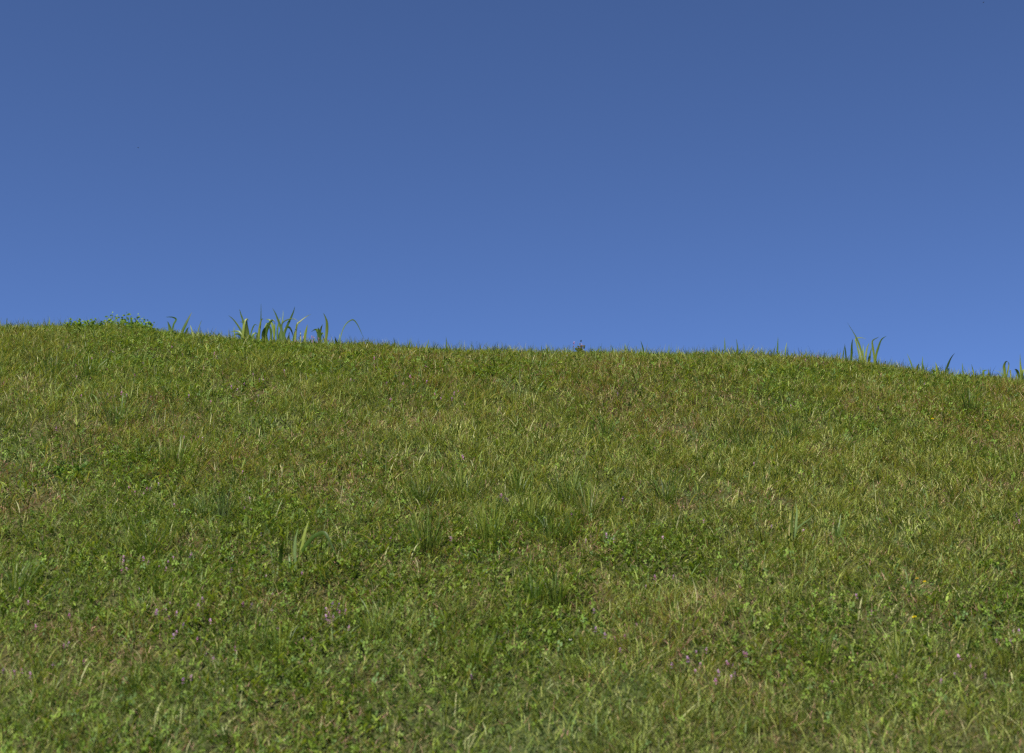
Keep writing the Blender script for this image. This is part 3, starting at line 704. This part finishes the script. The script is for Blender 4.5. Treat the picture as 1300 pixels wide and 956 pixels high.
LAND = [(226, 410, 'small bent tip crest grass'), (340, 420, 'large crest grass clump'), (404, 425, 'short bushy crest grass'), (150, 405, 'leafy weeds on the left crest'),
        (737, 438, 'dark rosette weed on the crest'), (1098, 440, 'tall splaying crest grass'), (1200, 470, 'long crest blade leaning right'), (66, 470, 'dark tuft high at far left'),
        (153, 525, 'pale tuft above the left reddish spot'), (224, 585, 'loose tuft on the left slope'), (284, 650, 'narrow dark blades on the left slope'), (190, 690, 'low tuft on the left slope'),
        (374, 700, 'arching grey green grass'), (405, 765, 'brown bare patch low on the slope'), (140, 772, 'dark hollow low on the left'), (541, 680, 'dark fanning tuft'), (590, 615, 'wide olive tuft'),
        (700, 650, 'right half of the tall grass patch'), (706, 755, 'bright upright tuft low down'), (1004, 660, 'upright dark blade grass'), (1174, 739, 'pair of orange yellow flowers'),
        (1161, 784, 'lowest yellow flower'), (1184, 532, 'yellow flower under the right crest'), (945, 560, 'small dark tuft upper right'), (480, 800, 'spreading tuft bottom middle'),
        (600, 850, 'fine tuft at bottom centre'), (1142, 845, 'pale tuft at bottom right'), (1040, 845, 'leaning tuft at bottom right'), (845, 630, 'small open tuft'), (770, 550, 'small light tuft upper slope'),
        (20, 755, 'light tuft at the left edge'), (352, 830, 'spreading tuft at bottom left'), (1232, 716, 'bright weed on the right slope'), (500, 440, 'middle of the crest'), (900, 446, 'right middle of the crest')]
groups = {}
for (u, v) in PINK:
    k = min(range(len(LAND)), key=lambda i: (LAND[i][0] - u) ** 2 + (LAND[i][1] - v) ** 2); dx, dv = u - LAND[k][0], v - LAND[k][1]
    if abs(dx) > abs(dv): w_ = 'right of the ' if dx > 0 else 'left of the '
    else: w_ = 'below the ' if dv > 0 else 'above the '
    groups.setdefault(w_ + LAND[k][2], []).append((u, v))
nf = 0
for place, L in groups.items():
    L.sort()
    for i, (u, v) in enumerate(L):
        crest = v < 465 and hit(u, v + 4)[1] > 9.3
        s = rng.uniform(.75, 1.2); lift = .060 * s
        if crest and v < 440:
            y = yc(u, -.03); x = at(u, v, y)[0]; z = float(ground(x, y)); s = float(np.clip((at(u, v, y)[2] - z) / .062, .6, 1.9))
        else: x, y, z = hit(u, v, lift)
        me = RED_M if (u, v) == (727, 437) else PM[int(rng.integers(0, len(PM)))]
        o = link('pink_flower', me, None, (x, y, z)); ws = min(s, 1.0) * .85 + .1; o.scale = (ws, ws, s); o.rotation_euler = (rng.normal(0, .12), rng.normal(0, .12), rng.uniform(0, 6.28))
        n_ = len(L); head = 'red flower' if me is RED_M else ('lone pink flower' if n_ == 1 else 'pink flower')
        tag(o, f'{head} {place}' + ('' if n_ == 1 else f', {rank(i, n_)}'), 'flower', 'small pink flowers scattered over the slope'); nf += 1
print('pink flowers', nf)
YL = ['brightest of three yellow flowers just under the right crest, farthest left', 'faint middle one of three yellow flowers just under the right crest', 'right one of three yellow flowers just under the right crest',
      'yellow flower, right and brighter one of the pair on the right slope', 'dull orange flower, left one of the pair on the right slope', 'largest yellow flower, alone below the pair on the right slope']
for i, (u, v) in enumerate(YEL):
    s = [.85, .5, .6, .75, .65, .95][i]; H = .062; x, y, z = hit(u, v, H)
    r_ = np.random.default_rng(77 + i); root = empty('yellow_flower', (x, y, z)); tag(root, YL[i], 'flower', 'yellow flowers on the right slope')
    a = Acc()
    for tw in (0, 3.1): a.add(*ribbon(smooth_line([[0, 0, -.01], [.003, 0, H * .5], [0, 0, H]], 3), .0022, T_MID, T_MID, tw, .6))
    link('stem', a.mesh('stem', M_TALL), root)
    a = Acc(); cY = lin(250, 222, 40) if i not in (1, 4) else lin(226, 186, 70)
    petal_set('p', 0, 0, H, 9, .0105 * s, .0052 * s, .35, cY * .9, cY, r_, a); petal_set('p', 0, 0, H + .002, 6, .006 * s, .004 * s, .8, cY, cY, r_, a)
    link('petals', a.mesh('petals', M_PETAL), root)
for i, (u, v, lab) in enumerate([(951, 470, 'tiny white flower just below the right middle of the crest'), (724, 813, 'tiny cream white flower low at the bottom centre')]):
    H = .05; x, y, z = hit(u, v, H); a = Acc(); r_ = np.random.default_rng(90 + i)
    a.add(*ribbon(smooth_line([[0, 0, -.01], [.002, 0, H * .5], [0, 0, H]], 3), .002, T_MID, T_MID, 0, .6)); petal_set('p', 0, 0, H, 6, .007, .004, .5, lin(225, 220, 205), lin(235, 232, 220), r_, a)
    tag(link('white_flower', a.mesh('white_flower', M_PETAL), None, (x, y, z)), lab, 'flower', 'tiny white flowers')

# ---------------------------------------------------------------- a dead leaf in the hollow, and two insects in the air
x, y, z = hit(145, 778, .03); a = Acc()
a.add(*ribbon(smooth_line([[-.004, 0, -.014], [0, -.004, 0], [.002, -.002, .016]], 4), .012, lin(214, 150, 92), lin(232, 186, 130), .5, .5, 'ovate'))
a.add(*ribbon(smooth_line([[.001, 0, .014], [.003, 0, .020], [.006, .001, .024]], 3), .0015, lin(160, 100, 60), lin(160, 100, 60), 0, .5))
tag(link('dead_leaf', a.mesh('dead_leaf', M_DRY, True), None, (x, y, z + .03)), 'single orange brown dead leaf in the dark hollow low on the left', 'dead leaf')

def solid(name, col, rough=.5, alpha=None):
    m = bpy.data.materials.new(name); m.use_nodes = True; p = m.node_tree.nodes['Principled BSDF']
    nz = m.node_tree.nodes.new('ShaderNodeTexNoise'); nz.inputs['Scale'].default_value = 400; rp = m.node_tree.nodes.new('ShaderNodeValToRGB')
    rp.color_ramp.elements[0].color = (*[c * .7 for c in col], 1); rp.color_ramp.elements[1].color = (*[c * 1.3 for c in col], 1)
    m.node_tree.links.new(nz.outputs[0], rp.inputs[0]); m.node_tree.links.new(rp.outputs[0], p.inputs['Base Color']); p.inputs['Roughness'].default_value = rough
    return m
M_BUG = solid('insect_shell', (.012, .011, .012), .35); M_WING = solid('insect_wing', (.12, .12, .13), .3)
def insect(label, u, v, dist, ln, rz):
    p0 = Vector(at(u, v, dist)); root = empty('flying_insect', p0); root.rotation_euler = (0, .2, rz); tag(root, label, 'insect', 'insects in flight')
    bm = bmesh.new()
    for (cx, rx, rr) in ((-.30, .36, .17), (.12, .2, .16), (.38, .13, .12)):
        m4 = Matrix.Translation((cx * ln, 0, 0)) @ Matrix.Diagonal((rx * ln, rr * ln, rr * ln, 1)); bmesh.ops.create_uvsphere(bm, u_segments=12, v_segments=8, radius=1, matrix=m4)
    for sx in (-.05, .1, .22):
        for sy in (-1, 1):
            m4 = Matrix.Translation((sx * ln, sy * .16 * ln, -.2 * ln)) @ Matrix.Rotation(sy * .6, 4, 'X'); bmesh.ops.create_cone(bm, segments=5, radius1=.012 * ln, radius2=.02 * ln, depth=.3 * ln, matrix=m4)
    me = bpy.data.meshes.new('body'); bm.to_mesh(me); bm.free(); me.materials.append(M_BUG); me.shade_smooth(); link('body', me, root)
    for sy in (-1, 1):
        P = smooth_line([[.12 * ln, sy * .1 * ln, .1 * ln], [0, sy * .4 * ln, .25 * ln], [-.15 * ln, sy * .75 * ln, .3 * ln]], 3)
        V, F4, F3, C = ribbon(P, .26 * ln, np.ones(3), np.ones(3), 0, .02, 'ovate')
        link('wing', mesh_np('wing', V, F4, F3, None, M_WING, True), root)
insect('tiny dark insect flying in the blue sky on the left', 175.5, 187.5, 7.0, .007, .7)
insect('tiny dark insect flying at the top right edge of the sky', 1248.5, 3, 6.5, .008, 2.2)
